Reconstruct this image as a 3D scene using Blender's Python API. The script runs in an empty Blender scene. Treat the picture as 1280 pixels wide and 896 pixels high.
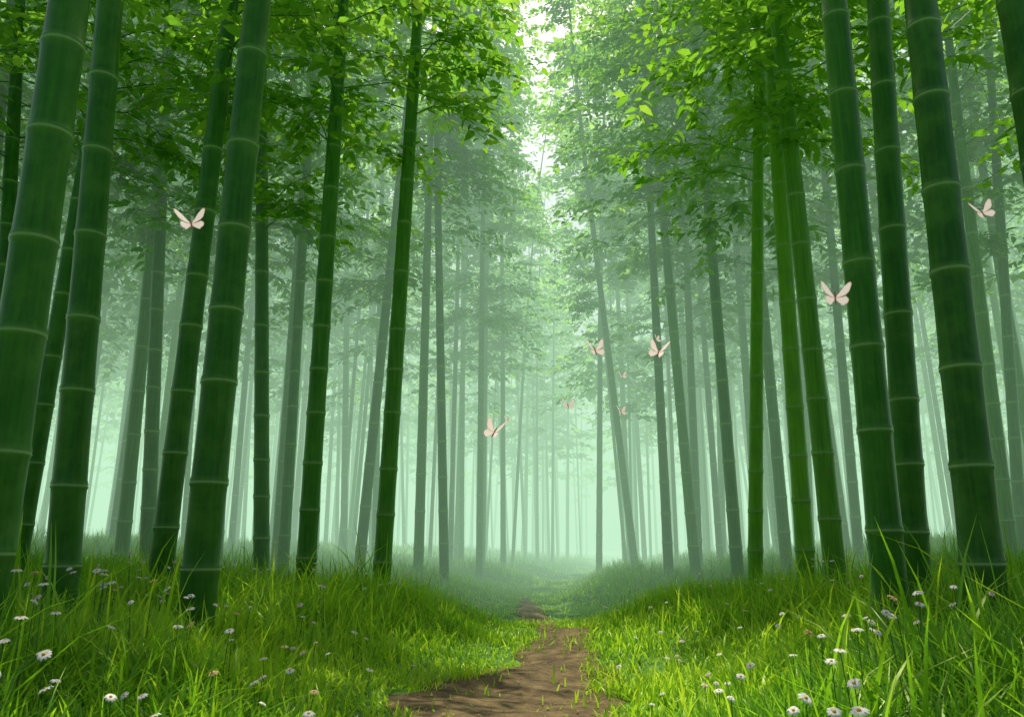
import bpy, math, random
import numpy as np
from mathutils import Vector, Matrix
rng = np.random.default_rng(7); random.seed(7)
sc = bpy.context.scene
COL = sc.collection

# ------------------------------------------------------------------ helpers
def obj_from(name, V, polys, mats, attrs=None, smooth=False, parent=None):
    me = bpy.data.meshes.new(name)
    V = np.asarray(V, dtype=np.float32).reshape(-1, 3)
    me.vertices.add(len(V)); me.vertices.foreach_set('co', V.ravel())
    loops = np.concatenate([np.asarray(F, dtype=np.int32).ravel() for F, m in polys])
    tot = np.concatenate([np.full(len(F), np.asarray(F).shape[1], dtype=np.int32) for F, m in polys])
    mi = np.concatenate([np.full(len(F), m, dtype=np.int32) for F, m in polys])
    start = np.concatenate([[0], np.cumsum(tot)[:-1]]).astype(np.int32)
    me.loops.add(len(loops)); me.loops.foreach_set('vertex_index', loops)
    me.polygons.add(len(tot)); me.polygons.foreach_set('loop_start', start)
    for m in mats: me.materials.append(m)
    me.polygons.foreach_set('material_index', mi)
    if smooth: me.polygons.foreach_set('use_smooth', np.ones(len(tot), dtype=bool))
    me.update(calc_edges=True)
    for k, a in (attrs or {}).items():
        at = me.attributes.new(k, 'FLOAT', 'POINT')
        at.data.foreach_set('value', np.asarray(a, dtype=np.float32))
    ob = bpy.data.objects.new(name, me); COL.objects.link(ob)
    if parent: ob.parent = parent
    return ob

class Acc:
    def __init__(s): s.V=[]; s.P=[]; s.A=[]; s.B=[]; s.n=0
    def add(s, V, polys, rnd, pale=None):
        V=np.asarray(V).reshape(-1,3)
        for F,m in polys: s.P.append((np.asarray(F)+s.n, m))
        s.V.append(V); s.A.append(np.broadcast_to(rnd,(len(V),)).copy())
        s.B.append(np.zeros(len(V)) if pale is None else pale); s.n+=len(V)
    def obj(s, name, mats, smooth=False):
        return obj_from(name, np.concatenate(s.V), s.P, mats, {'rnd':np.concatenate(s.A),'pale':np.concatenate(s.B)}, smooth)

def unit(v): return v/np.maximum(np.linalg.norm(v,axis=-1,keepdims=True),1e-9)

PY=[-10,0,2,4.3,5.8,8,10.6,14,20,30,60,400]; PX=[-.6,-.6,-.35,-.02,.24,.5,.26,.2,.9,2.6,8,60]
WY=[-10,2,4.3,5.2,6.2,8,9.2,10.6,12,13.5,15,400]; WX=[.25,.32,.54,.46,.25,.22,.08,.19,.11,.05,0,0]
def pathx(y): return np.interp(y,PY,PX)
def pathw(y): return np.interp(y,WY,WX)
def sst(t): t=np.clip(t,0,1); return t*t*(3-2*t)
def height(x,y):
    x=np.asarray(x,float); y=np.asarray(y,float)
    d=np.abs(x-pathx(y))
    z=.26*sst((d-.3)/1.7)
    far=sst((y-5)/6)
    z=z+far*np.minimum(.10*np.maximum(0,d-2.2),.6)
    z=z+.035*np.sin(x*1.3+y*.7)+.03*np.sin(x*2.3-y*1.1+1)+.06*np.sin(y*.9+1.2)*sst((y-4)/4)
    z=z+.02*np.sin(x*4.1+1.7)*np.sin(y*3.7)
    return z

# ------------------------------------------------------------------ materials
def newmat(name):
    m=bpy.data.materials.new(name); m.use_nodes=True; nt=m.node_tree; nt.nodes.clear()
    try: m.cycles.emission_sampling='NONE'
    except Exception: pass
    out=nt.nodes.new('ShaderNodeOutputMaterial'); return m,nt,out
def ramp(nt, stops):
    r=nt.nodes.new('ShaderNodeValToRGB'); e=r.color_ramp.elements
    while len(e)<len(stops): e.new(.5)
    for i,(p,c) in enumerate(stops): e[i].position=p; e[i].color=(*c,1)
    return r
def foliage_mat(name, stops, tstops, trans=.5, gloss=0):
    m,nt,out=newmat(name); N=nt.nodes; L=nt.links
    a=N.new('ShaderNodeAttribute'); a.attribute_name='rnd'
    r=ramp(nt,stops); t=ramp(nt,tstops)
    L.new(a.outputs['Fac'],r.inputs[0]); L.new(a.outputs['Fac'],t.inputs[0])
    d=N.new('ShaderNodeBsdfDiffuse'); tr=N.new('ShaderNodeBsdfTranslucent')
    L.new(r.outputs[0],d.inputs[0]); L.new(t.outputs[0],tr.inputs[0])
    m1=N.new('ShaderNodeMixShader'); m1.inputs[0].default_value=trans
    L.new(d.outputs[0],m1.inputs[1]); L.new(tr.outputs[0],m1.inputs[2]); last=m1
    if gloss:
        g=N.new('ShaderNodeBsdfGlossy'); g.inputs['Roughness'].default_value=.4; g.inputs['Color'].default_value=(.85,.95,.5,1)
        m2=N.new('ShaderNodeMixShader'); m2.inputs[0].default_value=gloss
        L.new(m1.outputs[0],m2.inputs[1]); L.new(g.outputs[0],m2.inputs[2]); last=m2
    L.new(last.outputs[0],out.inputs[0]); return m
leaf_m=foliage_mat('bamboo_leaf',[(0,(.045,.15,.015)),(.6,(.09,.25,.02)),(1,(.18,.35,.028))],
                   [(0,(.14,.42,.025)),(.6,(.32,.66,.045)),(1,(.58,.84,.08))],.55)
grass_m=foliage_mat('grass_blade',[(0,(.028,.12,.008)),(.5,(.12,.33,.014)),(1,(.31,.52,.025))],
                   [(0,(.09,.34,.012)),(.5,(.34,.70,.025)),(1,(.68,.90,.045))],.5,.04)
def culm_mat():
    m,nt,out=newmat('bamboo_culm'); N=nt.nodes; L=nt.links
    b=N.new('ShaderNodeBsdfPrincipled')
    a=N.new('ShaderNodeAttribute'); a.attribute_name='rnd'
    p=N.new('ShaderNodeAttribute'); p.attribute_name='pale'
    tc=N.new('ShaderNodeTexCoord'); mp=N.new('ShaderNodeMapping'); mp.inputs['Scale'].default_value=(26,26,1.6)
    L.new(tc.outputs['Object'],mp.inputs[0])
    n=N.new('ShaderNodeTexNoise'); n.inputs['Scale'].default_value=1.6; n.inputs['Detail'].default_value=5
    L.new(mp.outputs[0],n.inputs['Vector'])
    n2=N.new('ShaderNodeTexNoise'); n2.inputs['Scale'].default_value=4.5; n2.inputs['Detail'].default_value=5; n2.inputs['Roughness'].default_value=.65
    L.new(tc.outputs['Object'],n2.inputs['Vector'])
    r=ramp(nt,[(0,(.012,.080,.006)),(.5,(.038,.185,.010)),(1,(.17,.42,.014))])
    ma=N.new('ShaderNodeMath'); ma.operation='MULTIPLY_ADD'; L.new(n.outputs[0],ma.inputs[0]); ma.inputs[1].default_value=.8
    mb=N.new('ShaderNodeMath'); mb.operation='SUBTRACT'; L.new(a.outputs['Fac'],mb.inputs[0]); mb.inputs[1].default_value=.40
    L.new(mb.outputs[0],ma.inputs[2]); L.new(ma.outputs[0],r.inputs[0])
    mx=N.new('ShaderNodeMix'); mx.data_type='RGBA'
    r2=ramp(nt,[(.46,(0,0,0)),(.66,(.5,.5,.5))]); L.new(n2.outputs[0],r2.inputs[0])
    L.new(r2.outputs[0],mx.inputs[0]); L.new(r.outputs[0],mx.inputs[6]); mx.inputs[7].default_value=(.10,.25,.03,1)
    my=N.new('ShaderNodeMix'); my.data_type='RGBA'
    L.new(p.outputs['Fac'],my.inputs[0]); L.new(mx.outputs[2],my.inputs[6]); my.inputs[7].default_value=(.28,.46,.16,1)
    L.new(my.outputs[2],b.inputs['Base Color']); b.inputs['Roughness'].default_value=.36
    b.inputs['Specular IOR Level'].default_value=.35; b.inputs['Specular Tint'].default_value=(.75,1,.55,1)
    bp=N.new('ShaderNodeBump'); bp.inputs['Strength'].default_value=.2; bp.inputs['Distance'].default_value=.004
    L.new(n.outputs[0],bp.inputs['Height']); L.new(bp.outputs[0],b.inputs['Normal'])
    L.new(b.outputs[0],out.inputs[0]); return m
culm_m=culm_mat()
def plain(name,col,rough=.7,trans=0,emit=0):
    m,nt,out=newmat(name); N=nt.nodes; L=nt.links
    n=N.new('ShaderNodeTexNoise'); n.inputs['Scale'].default_value=60
    mx=N.new('ShaderNodeMix'); mx.data_type='RGBA'; L.new(n.outputs[0],mx.inputs[0])
    mx.inputs[6].default_value=(*[c*.85 for c in col],1); mx.inputs[7].default_value=(*[min(1,c*1.12) for c in col],1)
    b=N.new('ShaderNodeBsdfPrincipled'); b.inputs['Roughness'].default_value=rough
    L.new(mx.outputs[2],b.inputs['Base Color'])
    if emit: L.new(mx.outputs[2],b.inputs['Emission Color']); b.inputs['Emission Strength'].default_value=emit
    last=b.outputs[0]
    if trans:
        t=N.new('ShaderNodeBsdfTranslucent'); L.new(mx.outputs[2],t.inputs[0])
        ms=N.new('ShaderNodeMixShader'); ms.inputs[0].default_value=trans
        L.new(last,ms.inputs[1]); L.new(t.outputs[0],ms.inputs[2]); last=ms.outputs[0]
    L.new(last,out.inputs[0]); return m
petal_w=plain('petal_white',(.85,.83,.80),.6,.35)
petal_p=plain('petal_pink',(.82,.62,.64),.6,.35)
petal_o=plain('petal_apricot',(.80,.52,.26),.6,.35)
eye_m=plain('flower_centre',(.6,.36,.04),.8)
stem_m=plain('flower_stem',(.05,.16,.02),.6)
wing_m=plain('butterfly_wing',(.94,.74,.64),.6,.35,.8)  # added emission makes the wings glow so they stand out
vein_m=plain('butterfly_wing_edge',(.88,.58,.48),.6,.3,.55)  # wing rim given a weaker added glow
body_m=plain('butterfly_body',(.3,.18,.13),.7)
dry_m=plain('dry_leaf',(.26,.17,.06),.8,.2)
stone_m=plain('pebble',(.22,.16,.10),.9)

def soil_mat():
    m,nt,out=newmat('trodden_soil'); N=nt.nodes; L=nt.links
    tc=N.new('ShaderNodeTexCoord')
    n=N.new('ShaderNodeTexNoise'); n.inputs['Scale'].default_value=5; n.inputs['Detail'].default_value=10; n.inputs['Roughness'].default_value=.75
    L.new(tc.outputs['Object'],n.inputs['Vector'])
    r=ramp(nt,[(.36,(.055,.032,.011)),(.5,(.17,.108,.038)),(.66,(.34,.235,.095))]); L.new(n.outputs[0],r.inputs[0])
    b=N.new('ShaderNodeBsdfPrincipled'); b.inputs['Roughness'].default_value=.9
    L.new(r.outputs[0],b.inputs['Base Color'])
    bp=N.new('ShaderNodeBump'); bp.inputs['Strength'].default_value=1; bp.inputs['Distance'].default_value=.06
    L.new(n.outputs[0],bp.inputs['Height'])
    L.new(bp.outputs[0],b.inputs['Normal'])
    L.new(b.outputs[0],out.inputs[0]); return m
soil_m=soil_mat()
def ground_mat():
    m,nt,out=newmat('mossy_ground'); N=nt.nodes; L=nt.links
    tc=N.new('ShaderNodeTexCoord')
    n=N.new('ShaderNodeTexNoise'); n.inputs['Scale'].default_value=6; n.inputs['Detail'].default_value=8
    L.new(tc.outputs['Object'],n.inputs['Vector'])
    r=ramp(nt,[(.3,(.03,.08,.012)),(.5,(.07,.19,.016)),(.75,(.15,.30,.025))]); L.new(n.outputs[0],r.inputs[0])
    b=N.new('ShaderNodeBsdfPrincipled'); b.inputs['Roughness'].default_value=.95
    L.new(r.outputs[0],b.inputs['Base Color'])
    bp=N.new('ShaderNodeBump'); bp.inputs['Distance'].default_value=.05; L.new(n.outputs[0],bp.inputs['Height']); L.new(bp.outputs[0],b.inputs['Normal'])
    L.new(b.outputs[0],out.inputs[0]); return m
ground_m=ground_mat()

# ------------------------------------------------------------------ ground + path
def axis(fine0,fine1,step,far,g=1.18):
    a=list(np.arange(fine0,fine1,step)); s=step
    while a[-1]<far: s*=g; a.append(a[-1]+s)
    s=step
    while a[0]>-far: s*=g; a.insert(0,a[0]-s)
    return np.array(a)
gx=axis(-9,9,.12,500); gy=axis(-3,26,.12,500)
X,Y=np.meshgrid(gx,gy); Z=height(X,Y)
nx,ny=len(gx),len(gy)
i=np.arange(nx-1); j=np.arange(ny-1); I,J=np.meshgrid(i,j); b0=(J*nx+I).ravel()
obj_from('ground',np.stack([X,Y,Z],-1),[(np.stack([b0,b0+1,b0+nx+1,b0+nx],-1),0)],[ground_m],smooth=True)
py=np.arange(-2,14.9,.05); pt=np.linspace(-1,1,21)
PYg,PT=np.meshgrid(py,pt,indexing='ij')
wob=1+.16*np.sin(PYg*3.1+PT*2)+.12*np.sin(PYg*7.7+1+PT)
PXg=pathx(PYg)+PT*(pathw(PYg)*1.15+.03)*wob
PZ=height(PXg,PYg)+.012*(1-PT**4)+.005+.010*np.sin(PXg*9)*np.sin(PYg*8)*(1-PT**2)+.006*np.sin(PXg*23+PYg*5)*np.sin(PYg*19)*(1-PT**2)
n=len(pt); I,J=np.meshgrid(np.arange(n-1),np.arange(len(py)-1)); b0=(J*n+I).ravel()
obj_from('dirt_path',np.stack([PXg,PYg,PZ],-1),[(np.stack([b0,b0+1,b0+n+1,b0+n],-1),0)],[soil_m],smooth=True)

# ------------------------------------------------------------------ grass
def grass_h(x,y):
    d=np.abs(x-pathx(y))-pathw(y)
    tall=sst((d-.2)/1.4)
    base=.08+.20*tall
    base=base*(1+.35*np.sin(x*2.1+y*1.3)*np.sin(y*1.7-x))
    near=sst((4.8-y)/2)*sst(d/.5)
    return base+near*.10
def blades(n,y0,y1,wid,width,seg,hmul,bright=0):
    u=rng.random(n); y=np.sqrt(y0**2+u*(y1**2-y0**2))
    x=(rng.random(n)*2-1)*(wid*y+1.0)
    tc=np.sin(x*5.3+np.sin(y*3))*np.sin(y*4.7+np.sin(x*4))
    d=np.abs(x-pathx(y)); pw=pathw(y)*(1+.22*np.sin(y*3.1)+.18*np.sin(y*8+x*3))
    keep=(d>pw*.86+rng.random(n)**2*.08)&((tc>-.6)|(rng.random(n)<.6))
    keep|=(rng.random(n)<.04+.35*np.exp(-((y-7.1)/.35)**2)+.5*np.exp(-((y-9.3)/.6)**2))&(d>pw*.15)
    x,y,d,tc=x[keep],y[keep],d[keep],tc[keep]; n=len(x)
    z=height(x,y)-.01
    h=grass_h(x,y)*hmul*(.45+.9*rng.random(n))*(1+.2*tc)
    ang=rng.random(n)*2*np.pi; lean=.15+.95*rng.random(n)**1.3
    dx,dy=np.cos(ang),np.sin(ang); fa=ang+np.pi/2+rng.normal(0,.5,n)
    sx,sy=np.cos(fa),np.sin(fa); w=width*(.6+.8*rng.random(n))
    ts={3:[0,.4,.75,1],2:[0,.5,1],1:[0,1]}[seg]; ws={3:[.8,1,.62,0],2:[.9,.75,0],1:[1,0]}[seg]
    rows=[]; tv=[]
    for t,wf in zip(ts,ws):
        c=np.stack([x+dx*h*lean*t*t,y+dy*h*lean*t*t,z+h*(t-.38*lean*t*t)],-1)
        if wf>0:
            s=np.stack([sx*w*wf/2,sy*w*wf/2,0*w],-1); rows+= [c-s,c+s]; tv+=[t,t]
        else: rows.append(c); tv.append(t)
    V=np.stack(rows,1); k=V.shape[1]; b=np.arange(n)*k
    polys=[]
    for s in range(seg-1): polys.append((np.stack([b+2*s,b+2*s+1,b+2*s+3,b+2*s+2],-1),0))
    polys.append((np.stack([b+2*seg-2,b+2*seg-1,b+2*seg],-1),0))
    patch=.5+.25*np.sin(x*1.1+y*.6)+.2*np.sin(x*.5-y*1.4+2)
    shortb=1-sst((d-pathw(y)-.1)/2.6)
    mid=sst((y-2.6)/2.6)  # painted light: shaded foreground and sunlit middle put into blade colour
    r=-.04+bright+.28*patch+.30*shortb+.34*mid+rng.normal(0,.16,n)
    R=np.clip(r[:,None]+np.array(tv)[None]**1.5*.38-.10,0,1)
    return V.reshape(-1,3),polys,R.ravel()
g=Acc()
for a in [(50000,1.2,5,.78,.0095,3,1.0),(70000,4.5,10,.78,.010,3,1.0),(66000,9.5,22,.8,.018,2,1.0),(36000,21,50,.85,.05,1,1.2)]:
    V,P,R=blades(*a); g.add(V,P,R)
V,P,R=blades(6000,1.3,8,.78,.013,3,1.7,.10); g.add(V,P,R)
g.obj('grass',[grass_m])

# ------------------------------------------------------------------ bamboo
def tube_segs(p0,p1,r0,r1):
    d=unit(p1-p0); up=np.where(np.abs(d[:,2:3])>.9,np.array([[1.,0,0]]),np.array([[0,0,1.]]))
    a=unit(np.cross(d,up)); b=np.cross(d,a); rows=[]
    for p,r in ((p0,r0),(p1,r1)):
        for k in range(3):
            th=k*2*np.pi/3; rows.append(p+(a*math.cos(th)+b*math.sin(th))*np.reshape(r,(-1,1)))
    V=np.stack(rows,1); n=len(p0); q=np.arange(n)*6
    F=np.concatenate([np.stack([q+k,q+(k+1)%3,q+3+(k+1)%3,q+3+k],-1) for k in range(3)])
    return V.reshape(-1,3),F

def culm(acc,x,y,r,sx,sy,H,sides,bend,rv,inter):
    zb=float(height(x,y))-.15
    zs=[];rs=[];pl=[]
    z=0.0; zs.append(0);rs.append(1.05);pl.append(0)
    z=.12+random.random()*.25
    while z<H-.3:
        if sides>=12:
            for dz,f,p in ((-.06,1,.03),(-.024,1.012,.14),(-.012,1.06,.3),(-.004,1.075,.8),(.003,1.035,.75),(.009,1.07,.25),(.019,1.045,.08),(.038,1.0,0)):
                zs.append(z+dz*min(1.,r/.085+.2));rs.append(f);pl.append(p)
        else:
            for dz,f,p in ((-.035,1,.08),(-.008,1.08,.75),(.008,1.08,.6),(.03,1,0)):
                zs.append(z+dz);rs.append(f);pl.append(p)
        L=inter*(.8+.4*random.random())*(1+.25*min(1,z/5)); 
        for q in (.33,.66): zs.append(z+L*q);rs.append(.98);pl.append(0)
        z+=L
    zs=np.array(zs);rs=np.array(rs);pl=np.array(pl)
    o=np.argsort(zs,kind='stable'); zs,rs,pl=zs[o],rs[o],pl[o]
    t=zs/H
    def ctr(zz):
        tt=zz/14.
        return np.stack([x+sx*zz+bend[0]*(tt*(1-tt))+bend[0]*1.2*tt**3, y+sy*zz+bend[1]*tt**2, zb+zz],-1)
    C=ctr(zs); rad=r*rs*(1-.45*np.minimum(1,zs/14.)-.5*t**4)
    th=np.arange(sides)*2*np.pi/sides
    V=C[:,None,:]+np.stack([np.cos(th)[None]*rad[:,None],np.sin(th)[None]*rad[:,None],np.zeros((len(zs),sides))],-1)
    nr=len(zs); I,J=np.meshgrid(np.arange(sides),np.arange(nr-1)); a=(J*sides+I).ravel(); b=(J*sides+(I+1)%sides).ravel()
    acc.add(V,[(np.stack([a,b,b+sides,a+sides],-1),0)],rv,np.repeat(pl,sides))
    return ctr

def canopy(acc,ctr,H,z0,nb,tw,kl,lsize,R,rv,near):
    z=z0+(H-.3-z0)*rng.random(nb)**.95
    P0=ctr(z); ph=rng.random(nb)*2*np.pi
    f=(z-z0)/(H-z0); L=R*(.6+.6*rng.random(nb))*(1.05-.4*f)*np.minimum(1,.6+f*3)
    dh=np.stack([np.cos(ph),np.sin(ph),0*ph],-1); rise=.35+.5*rng.random(nb); drp=.45+.45*rng.random(nb)
    def bp(t):
        return P0[:,None]+dh[:,None]*(L[:,None]*t)[...,None]+np.array([0,0,1.])*(L[:,None]*(rise[:,None]*t-drp[:,None]*t*t))[...,None]
    ns=3 if near else 2
    tt=np.linspace(0,1,ns+1)[None].repeat(nb,0); B=bp(tt)
    p0=B[:,:-1].reshape(-1,3);p1=B[:,1:].reshape(-1,3)
    r0=np.tile(.011*(1-.85*np.arange(ns)/ns),nb); r1=np.tile(.011*(1-.85*(np.arange(ns)+1)/ns),nb)
    V,F=tube_segs(p0,p1,r0,r1); acc.add(V,[(F,0)],rv)
    t=.2+.8*(np.arange(tw)[None]+rng.random((nb,tw)))/tw
    T0=bp(t); ta=ph[:,None]+rng.choice([-1,1],(nb,tw))*(.3+.9*rng.random((nb,tw)))
    tl=(.32+.4*rng.random((nb,tw)))*(R/1.5)**.5
    td=unit(np.stack([np.cos(ta),np.sin(ta),-.35+.8*rng.random((nb,tw))],-1))
    if near:
        V,F=tube_segs(T0.reshape(-1,3),(T0+td*tl[...,None]).reshape(-1,3),np.full(nb*tw,.004),np.full(nb*tw,.0015)); acc.add(V,[(F,0)],rv)
    s=(np.arange(kl)[None,None]+.3+.7*rng.random((nb,tw,kl)))/kl
    LP=T0[:,:,None]+td[:,:,None]*(tl[...,None]*s)[...,None]-np.array([0,0,1.])*(.12*s*s)[...,None]
    la=ta[...,None]+np.where(np.arange(kl)%2==0,1,-1)*(.5+.8*rng.random((nb,tw,kl)))
    ld=unit(np.stack([np.cos(la),np.sin(la),.2-.95*rng.random((nb,tw,kl))],-1))
    LP=LP.reshape(-1,3);ld=ld.reshape(-1,3);n=len(LP)
    nrm=unit(np.stack([rng.normal(0,.6,n),rng.normal(0,.6,n),np.ones(n)],-1))
    sd=unit(np.cross(ld,nrm)); up=np.cross(sd,ld)
    l=(lsize*(.55+.75*rng.random(n)))[:,None]; w=l*.21
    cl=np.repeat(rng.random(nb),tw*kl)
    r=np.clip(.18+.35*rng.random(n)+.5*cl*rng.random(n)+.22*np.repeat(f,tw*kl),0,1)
    if near:
        rows=[LP,LP+ld*l*.3-sd*w+up*w*.3,LP+ld*l*.3+sd*w+up*w*.3,LP+ld*l*.68-sd*w*.72-up*l*.03+up*w*.2,LP+ld*l*.68+sd*w*.72-up*l*.03+up*w*.2,LP+ld*l-up*l*.12]
        V=np.stack(rows,1);q=np.arange(n)*6
        P=[(np.stack([q,q+2,q+1],-1),1),(np.stack([q+1,q+2,q+4,q+3],-1),1),(np.stack([q+3,q+4,q+5],-1),1)]
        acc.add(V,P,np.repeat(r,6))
    else:
        w=l*.30
        V=np.stack([LP,LP+ld*l*.45-sd*w+up*w*.3,LP+ld*l-up*l*.1,LP+ld*l*.45+sd*w+up*w*.3],1);q=np.arange(n)*4
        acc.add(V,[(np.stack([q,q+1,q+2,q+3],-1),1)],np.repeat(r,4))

# x, y, radius, x reached at z=.8+.77*y , tone, canopy start[, crown radius]
NEAR=[(-2.22,3.5,.105,-2.20,.35,6),(-2.69,5.0,.102,-2.86,.3,5.2),(-4.8,8,.095,-4.63,.35,4.6),(-2.89,6.8,.102,-2.77,.3,4.8),
(-1.81,4.8,.108,-1.73,.3,5.6),(-2.84,9.5,.095,-3.32,.42,4.4),(-1.99,8,.098,-1.86,.55,4.7),(-1.36,8.6,.097,-1.16,.65,5.6,1.25),
(-2.51,13.5,.095,-1.86,.4,4.8),(-3.70,13,.095,-3.55,.55,4.6),(-1.64,14.5,.095,-1.70,.6,6.0),(-1.13,14,.085,-1.48,.4,6.4,1.3),
(-5.2,11,.098,-5.36,.55,4.8),(-4.61,10.5,.098,-5.17,.4,4.8),(-6.4,12,.10,-6.74,.5,4.8),(-4.46,12.5,.09,-4.73,.35,4.8),(-5.65,9,.10,-6.34,.3,4.6),
(2.17,4.8,.102,2.23,.45,5.6),(2.65,5.5,.10,2.86,.35,5.2),(2.37,4.2,.104,2.43,.2,6),(3.13,4.4,.104,3.18,.2,6),
(2.73,7,.095,2.61,.75,4.8),(2.83,8,.092,2.92,.95,4.8),(2.6,9,.083,3.23,.95,4.6),(3.13,11.5,.092,2.9,.45,5.4),
(3.0,13.5,.095,2.55,.6,5.8),(2.74,14.5,.092,2.5,.4,5.8),(4.15,12.5,.095,3.94,.5,4.8),(6.64,11,.098,6.8,.6,4.8),
(5.88,14,.09,6.1,.4,4.8),(2.86,19,.095,1.25,.5,6.5,1.0),(2.3,22,.088,2.62,.5,6.5,1.1),(-.8,22,.088,-.8,.5,6),(-.25,24,.085,-.1,.5,6.4,1.3),
(7.4,12,.09,8.2,.5,5),(-7.3,7.5,.1,-7.4,.4,5),(5.6,7.2,.1,5.5,.4,4.6),(-8.2,10,.1,-8.1,.4,5),(9.0,9.5,.1,8.8,.4,5),
(-3.1,11.2,.085,-3.2,.5,4.8),(-.75,19,.085,-.95,.5,6,1.4),(3.6,16,.09,3.6,.5,5.2)]
for k,q in enumerate(NEAR):
    x,y,r,xt,tone,cs=q[:6]; CR=q[6] if len(q)>6 else 1.75
    H=(max(8.3,.78*y+2.4)+random.random()*.8); zt=.6+.77*y
    sx=(xt-x)/zt
    a=Acc()
    ctr=culm(a,x,y,r,sx,random.uniform(-.012,.012),H,24 if y<10 else 16,(random.uniform(-.25,.25)*(1 if y>6 else .25),random.uniform(-.3,.3)),tone,.50 if y<10 else .55)
    canopy(a,ctr,H,cs,int((6.2 if y>6 else 2.8)*(H-cs)*(.65 if CR<1.3 else 1))+4,7,9,.175,CR,tone,y<16)
    o=a.obj('bamboo' if k==0 else 'bamboo.%03d'%k,[culm_m,leaf_m])
    me=o.data
    mi=np.zeros(len(me.polygons),dtype=np.int32); me.polygons.foreach_get('material_index',mi)
    me.polygons.foreach_set('use_smooth',mi==0)

# stands further into the wood
far=Acc(); pts=[(q[0],q[1]) for q in NEAR]; cnt=0
tries=0
while cnt<380 and tries<40000:
    tries+=1
    y=9.5+46*random.random()**.85; x=random.uniform(-1,1)*(.80*y+3)
    dpt=abs(x-float(pathx(y)))
    if dpt<(1.7 if y<22 else .9): continue
    if y<30 and abs(x-.065*y)<1.75: continue
    if y<16 and abs(x)<6.0: continue
    md=.75 if y<25 else .6
    if any((x-a)**2+(y-b)**2<md*md for a,b in pts): continue
    pts.append((x,y)); cnt+=1
    H=min(.74*y+3,17)+random.uniform(0,2); inw=-x*.0015
    tone=random.uniform(.15,.8)
    ctr=culm(far,x,y,random.uniform(.055,.105),inw+random.gauss(0,.025),random.gauss(0,.015),H,10,(random.uniform(-.5,.5),random.uniform(-.4,.4)),tone,.6)
    z0=random.uniform(4.2,6.0)
    if y<26: canopy(far,ctr,H,z0,int(3.7*(H-z0)),5,7,.23,1.75,tone,False)
    else: canopy(far,ctr,H,z0+.8,int(2.2*(H-z0)),4,6,.36,2.0,tone,False)
for k in range(150):
    y=random.uniform(56,90); x=random.uniform(-1,1)*.8*y
    ctr=culm(far,x,y,random.uniform(.08,.12),random.gauss(0,.02),0,random.uniform(14,18),6,(0,0),.5,.9)
    canopy(far,ctr,15,5.5,10,3,5,.7,2.4,.5,False)
far.obj('distant_bamboo_forest',[culm_m,leaf_m])

# ------------------------------------------------------------------ wildflowers
def flower(acc,x,y,hz,R,mi,npet=11):
    z0=float(height(x,y)); top=np.array([x+random.gauss(0,.02),y+random.gauss(0,.02),z0+hz])
    p=np.array([[x,y,z0-.01]]); mid=(p+top)/2+np.array([[random.gauss(0,.01),random.gauss(0,.01),0]])
    V,F=tube_segs(np.concatenate([p,mid]),np.concatenate([mid,top[None]]),np.array([.002,.0018]),np.array([.0018,.0015])); acc.add(V,[(F,4)],.5)
    nrm=Vector((random.gauss(0,.35),random.gauss(-.2,.35),1)).normalized(); q=nrm.to_track_quat('Z','Y').to_matrix()
    M=np.array(q); off=random.random()
    for k in range(npet):
        a=(k+off)*2*math.pi/npet; c,s=math.cos(a),math.sin(a); rr=R*random.uniform(.85,1.1); w=R*.24
        loc=[(.12*rr,-w*.4,0),(.12*rr,w*.4,0),(.6*rr,-w,.004),(.6*rr,w,.004),(.92*rr,-w*.62,-.001),(.92*rr,w*.62,-.001),(rr,0,-.003)]
        P=np.array([[u*c-v*s,u*s+v*c,h+random.uniform(-.0008,.0008)] for u,v,h in loc])@M.T+top
        acc.add(P,[(np.array([[0,1,3,2],[2,3,5,4]]),mi),(np.array([[4,5,6]]),mi)],.5)
    ring=[]; 
    for hh,rr in ((0,.26),(.16,.22),(.24,.1)):
        for k in range(8): ring.append((math.cos(k*math.pi/4)*rr*R,math.sin(k*math.pi/4)*rr*R,hh*R+.001))
    ring.append((0,0,.27*R)); P=np.array(ring)@M.T+top
    f4=[[l*8+k,l*8+(k+1)%8,(l+1)*8+(k+1)%8,(l+1)*8+k] for l in range(2) for k in range(8)]; f3=[[16+k,16+(k+1)%8,24] for k in range(8)]
    acc.add(P,[(np.array(f4),3),(np.array(f3),3)],.5)
fl=Acc()
W=[(-1.37,2.5),(-1.13,2.15),(-1.06,2.1),(-1.09,2.5),(-1.03,1.93),(-.92,1.92),(-.80,1.95),(-.68,1.9),(-.52,2.2),(-.46,2.08),(-.74,2.35),(-.66,2.2),(-1.25,2.3),(-1.5,2.45),
(-1.6,2.7),(-1.45,2.6),(-1.2,2.75),(-1.75,3.1),(-.95,3.2),(-1.3,3.3),(-1.42,2.35),(-1.3,2.42),(-1.18,2.28),(-1.0,2.35),
(1.38,3.5),(1.46,3.55),(1.42,3.4),(1.55,3.6),(1.5,3.45),(1.6,3.5),(2.3,4.5),(.74,2.2),(.80,2.15),(.84,2.05),(.88,2.2),(.7,2.1),(.45,2.15),(.40,1.98),(1.0,5.1),(.95,5.2),(.64,4.9),(.72,4.1),(1.5,5.6),(1.2,4.8),(.9,2.3),(1.1,2.4),
(-.38,9),(-.3,9.2),(-.45,9.3),(-.5,8.8),(-.25,8.7),(-1.1,7),(-1.2,6.8),(-2.3,6)]
for cx_,cy_,nn in [(-1.25,2.45,8),(-.95,2.6,5),(-1.6,3.0,6),(-.7,3.0,4),(-2.0,3.9,6),(.8,2.6,4),(1.3,3.1,4),(1.0,3.6,4),(-1.0,3.7,5)]:
    W+=[(cx_+random.gauss(0,.2),cy_+random.gauss(0,.2)) for _ in range(nn)]
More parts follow.
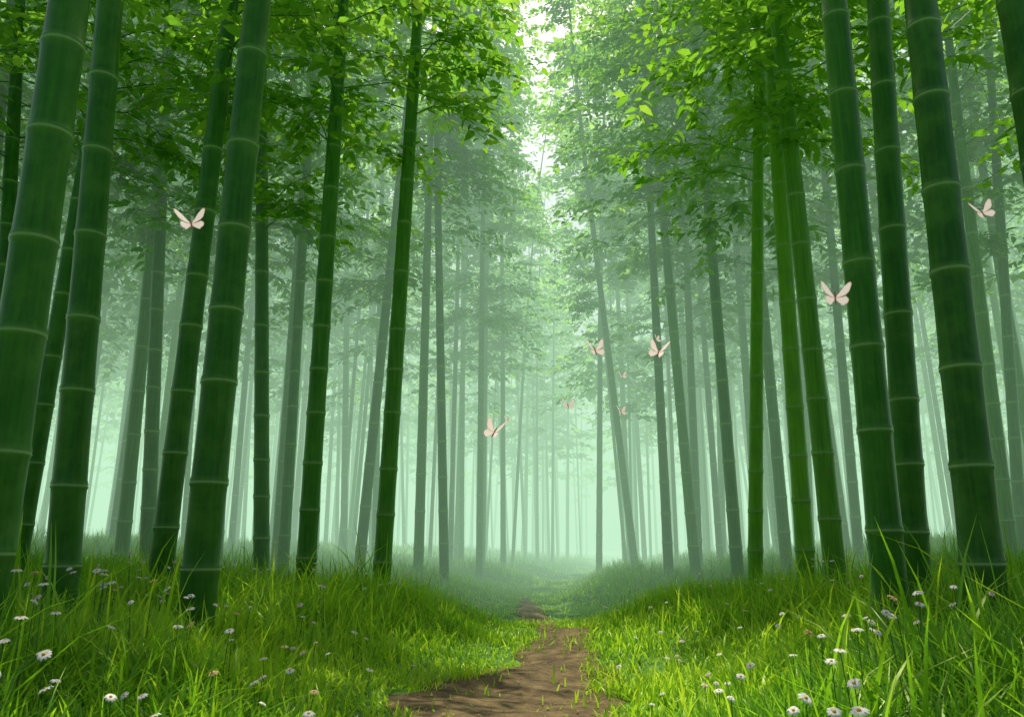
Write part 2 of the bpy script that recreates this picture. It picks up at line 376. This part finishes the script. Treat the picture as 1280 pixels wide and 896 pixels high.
for x,y in W:
    flower(fl,x,y,float(grass_h(x,y))*random.uniform(.95,1.35)+.03,random.uniform(.014,.024),0)
for x,y in [(-2.6,5.8),(-2.5,5.7),(-2.7,5.9),(-2.45,5.9),(-2.3,5.6),(-2.55,5.5),(-.75,4.4),(-.9,5.2),(-1.6,4.2),(-.6,4.7),(.85,3.6),(-.72,2.7),(-.65,2.9),(.65,2.5),(1.2,3.0)]+[(random.uniform(-3.4,-.9),random.uniform(3,8.5)) for _ in range(85)]+[(random.uniform(.8,3.8),random.uniform(3,9.5)) for _ in range(75)]:
    flower(fl,x,y,float(grass_h(x,y))*random.uniform(1.0,1.3)+.025,random.uniform(.014,.023),0 if random.random()<.7 else 1,9)
for x,y in [(-.84,2.25),(-.76,1.93),(-.70,1.95),(-1.95,3.4),(-1.1,4.1),(-1.05,3.0),(-.9,2.5),(-1.75,2.6),(-1.3,3.4),(-1.6,3.7),(-.8,3.4),(-1.45,4.4),(-.6,2.5),(1.3,2.8),(-2.2,4.6),(1.0,2.9)]:
    flower(fl,x,y,float(grass_h(x,y))*1.25+.03,.021,2,9)
fl.obj('wildflowers',[petal_w,petal_p,petal_o,eye_m,stem_m])

# fallen leaves and pebbles on the path
dl=Acc()
for k in range(150):
    y=random.uniform(3,12); x=float(pathx(y))+random.uniform(-1,1)*float(pathw(y))*1.1; z=float(height(x,y))+.024
    a=random.random()*6.28; l=random.uniform(.02,.05); w=l*.22; c,s=math.cos(a),math.sin(a)
    P=np.array([[x,y,z],[x+c*l*.5-s*w,y+s*l*.5+c*w,z+.006],[x+c*l,y+s*l,z+.002],[x+c*l*.5+s*w,y+s*l*.5-c*w,z+.005]])
    dl.add(P,[(np.array([[0,1,2,3]]),0)],.5)
dl.obj('fallen_leaves',[dry_m])
pb=Acc()
for k in range(300):
    y=random.uniform(3,12); x=float(pathx(y))+random.uniform(-1,1)*float(pathw(y)); z=float(height(x,y))+.012; R=random.uniform(.003,.015)
    Vv=[(0,0,1)]+[(math.cos(t*1.047+.2*q)*(1,.75)[q]*random.uniform(.85,1.1),math.sin(t*1.047+.2*q)*(1,.75)[q]*random.uniform(.85,1.1),(0,.6)[q]) for q in (1,0) for t in range(6)]
    P=np.array(Vv)*np.array([R,R*random.uniform(.6,1),R*.6])+np.array([x,y,z])
    pb.add(P,[(np.array([[0,1+t,1+(t+1)%6] for t in range(6)]),0),(np.array([[1+t,7+t,7+(t+1)%6,1+(t+1)%6] for t in range(6)]),0)],.5)
pb.obj('pebbles',[stone_m],smooth=True)

# ------------------------------------------------------------------ butterflies
FW=[(.0,.004),(.012,.016),(.028,.036),(.045,.050),(.053,.050),(.055,.040),(.050,.026),(.044,.012),(.034,.003),(.018,-.002),(.0,-.003)]
HW=[(.0,-.001),(.018,-.003),(.033,-.003),(.040,-.012),(.041,-.024),(.035,-.033),(.028,-.034),(.024,-.040),(.017,-.034),(.008,-.022),(.0,-.010)]
def butterfly(loc,yaw,pitch,roll,flap,scale):
    e=bpy.data.objects.new('butterfly',None); COL.objects.link(e); e.empty_display_size=.05
    e.location=loc; e.rotation_euler=(pitch,roll,yaw); e.scale=(scale,)*3
    for side,nm in ((1,'right'),(-1,'left')):
        for OUT,wn,dz in ((FW,'forewing',.0006),(HW,'hindwing',-.0006)):
            ce=np.mean(np.array(OUT),0)
            def P3(p,lift=0):
                d=p[0]; return (side*(.002+d*math.cos(flap)), p[1], d*math.sin(flap)+dz+lift)
            n=len(OUT); V=[P3(ce,.0015)]+[P3(ce+(np.array(p)-ce)*.86,.0004) for p in OUT]+[P3(p) for p in OUT]
            f3=[[0,1+k,1+(k+1)%n] for k in range(n)]; f4=[[1+k,1+n+k,1+n+(k+1)%n,1+(k+1)%n] for k in range(n)]
            obj_from(nm+'_'+wn,V,[(np.array(f3),0),(np.array(f4),1)],[wing_m,vein_m],smooth=True,parent=e)
    rows=[];prof=[(.026,.0006),(.023,.0026),(.019,.0026),(.016,.0016),(.010,.0034),(.002,.0034),(-.003,.002),(-.012,.0026),(-.024,.0018),(-.030,.0004)]
    for yy,r in prof:
        for k in range(8): rows.append((math.cos(k*math.pi/4)*r,yy,math.sin(k*math.pi/4)*r))
    F=[[l*8+k,l*8+(k+1)%8,(l+1)*8+(k+1)%8,(l+1)*8+k] for l in range(len(prof)-1) for k in range(8)]
    obj_from('body',rows,[(np.array(F),0)],[body_m],smooth=True,parent=e)
    for s in (1,-1):
        V,F=tube_segs(np.array([[s*.001,.024,.001],[s*.005,.034,.006]]),np.array([[s*.005,.034,.006],[s*.011,.044,.010]]),np.array([.0004,.0004]),np.array([.0004,.0009]))
        obj_from('antenna',V,[(F,0)],[body_m],parent=e)
R_=math.radians
for B in [((-1.20,2.80,1.99),R_(25),R_(62),R_(-12),.5,1.1),((1.207,2.86,1.72),R_(-8),R_(72),R_(5),.5,1.1),((2.225,3.53,2.355),R_(0),R_(68),R_(-12),.5,1.1),
          ((-.094,4.27,1.42),R_(-30),R_(65),R_(20),.6,1.2),((.497,4.65,1.965),R_(20),R_(66),R_(-8),.55,1.2),((.766,4.07,1.81),R_(-30),R_(62),R_(15),.6,1.15),
          ((.558,7.88,2.21),R_(10),R_(65),R_(0),.5,1.3),((1.22,8.89,2.32),R_(30),R_(65),R_(0),.5,1.3),((-.065,12.87,2.86),R_(0),R_(60),0,.6,1.3),((1.51,10.75,3.13),R_(20),R_(60),0,.6,1.3),((1.9,10.2,3.5),R_(50),R_(60),0,.7,1.2)]:
    butterfly(*B)

# ------------------------------------------------------------------ mist
def volume_mat(name,sig,col,strength):
    m,nt,out=newmat(name)
    em=nt.nodes.new('ShaderNodeEmission'); em.inputs['Color'].default_value=(*col,1); em.inputs['Strength'].default_value=strength
    ab=nt.nodes.new('ShaderNodeVolumeAbsorption'); ab.inputs['Color'].default_value=(0,0,0,1); ab.inputs['Density'].default_value=sig
    ad=nt.nodes.new('ShaderNodeAddShader'); nt.links.new(ab.outputs[0],ad.inputs[0]); nt.links.new(em.outputs[0],ad.inputs[1]); nt.links.new(ad.outputs[0],out.inputs['Volume'])
    return m
me=bpy.data.meshes.new('mist')
x0,x1,y0,y1,z0,z1=-90,90,9,115,-3,13
v=[(x0,y0,z0),(x1,y0,z0),(x1,y1,z0),(x0,y1,z0),(x0,y0,z1),(x1,y0,z1),(x1,y1,z1),(x0,y1,z1)]
me.from_pydata(v,[],[(3,2,1,0),(4,5,6,7),(0,1,5,4),(1,2,6,5),(2,3,7,6),(3,0,4,7)]); me.update()
mo=bpy.data.objects.new('mist',me); COL.objects.link(mo)
me.materials.append(volume_mat('mist',.028,(.60,.94,.65),.028))  # mist only absorbs and glows; added emission stands in for scattered daylight

# ------------------------------------------------------------------ light
EL,AZ=R_(62),R_(1.0)
w=bpy.data.worlds.new('World'); sc.world=w; w.use_nodes=True; nt=w.node_tree
bg=nt.nodes['Background']; sky=nt.nodes.new('ShaderNodeTexSky'); sky.sky_type='NISHITA'; sky.sun_disc=False
sky.sun_elevation=EL; sky.sun_rotation=AZ; sky.dust_density=7; sky.air_density=1.0
nt.links.new(sky.outputs[0],bg.inputs[0]); bg.inputs[1].default_value=.14
S=Vector((math.sin(AZ)*math.cos(EL),math.cos(AZ)*math.cos(EL),math.sin(EL)))
l=bpy.data.lights.new('sun','SUN'); l.energy=5; l.angle=R_(.5); l.color=(1,.94,.75)
lo=bpy.data.objects.new('sun',l); COL.objects.link(lo); lo.rotation_euler=S.to_track_quat('Z','Y').to_euler(); lo.location=(0,0,30)

# ------------------------------------------------------------------ camera
c=bpy.data.cameras.new('camera'); c.lens=28.2; c.sensor_width=36; c.clip_end=2000; c.clip_start=.05
co=bpy.data.objects.new('camera',c); COL.objects.link(co); co.location=(0,0,.8); co.rotation_euler=(R_(90+13.5),0,0); sc.camera=co
sc.view_settings.view_transform='Standard'; sc.view_settings.look='None'; sc.view_settings.exposure=0
print('bamboos',cnt,'grass verts',g.n)
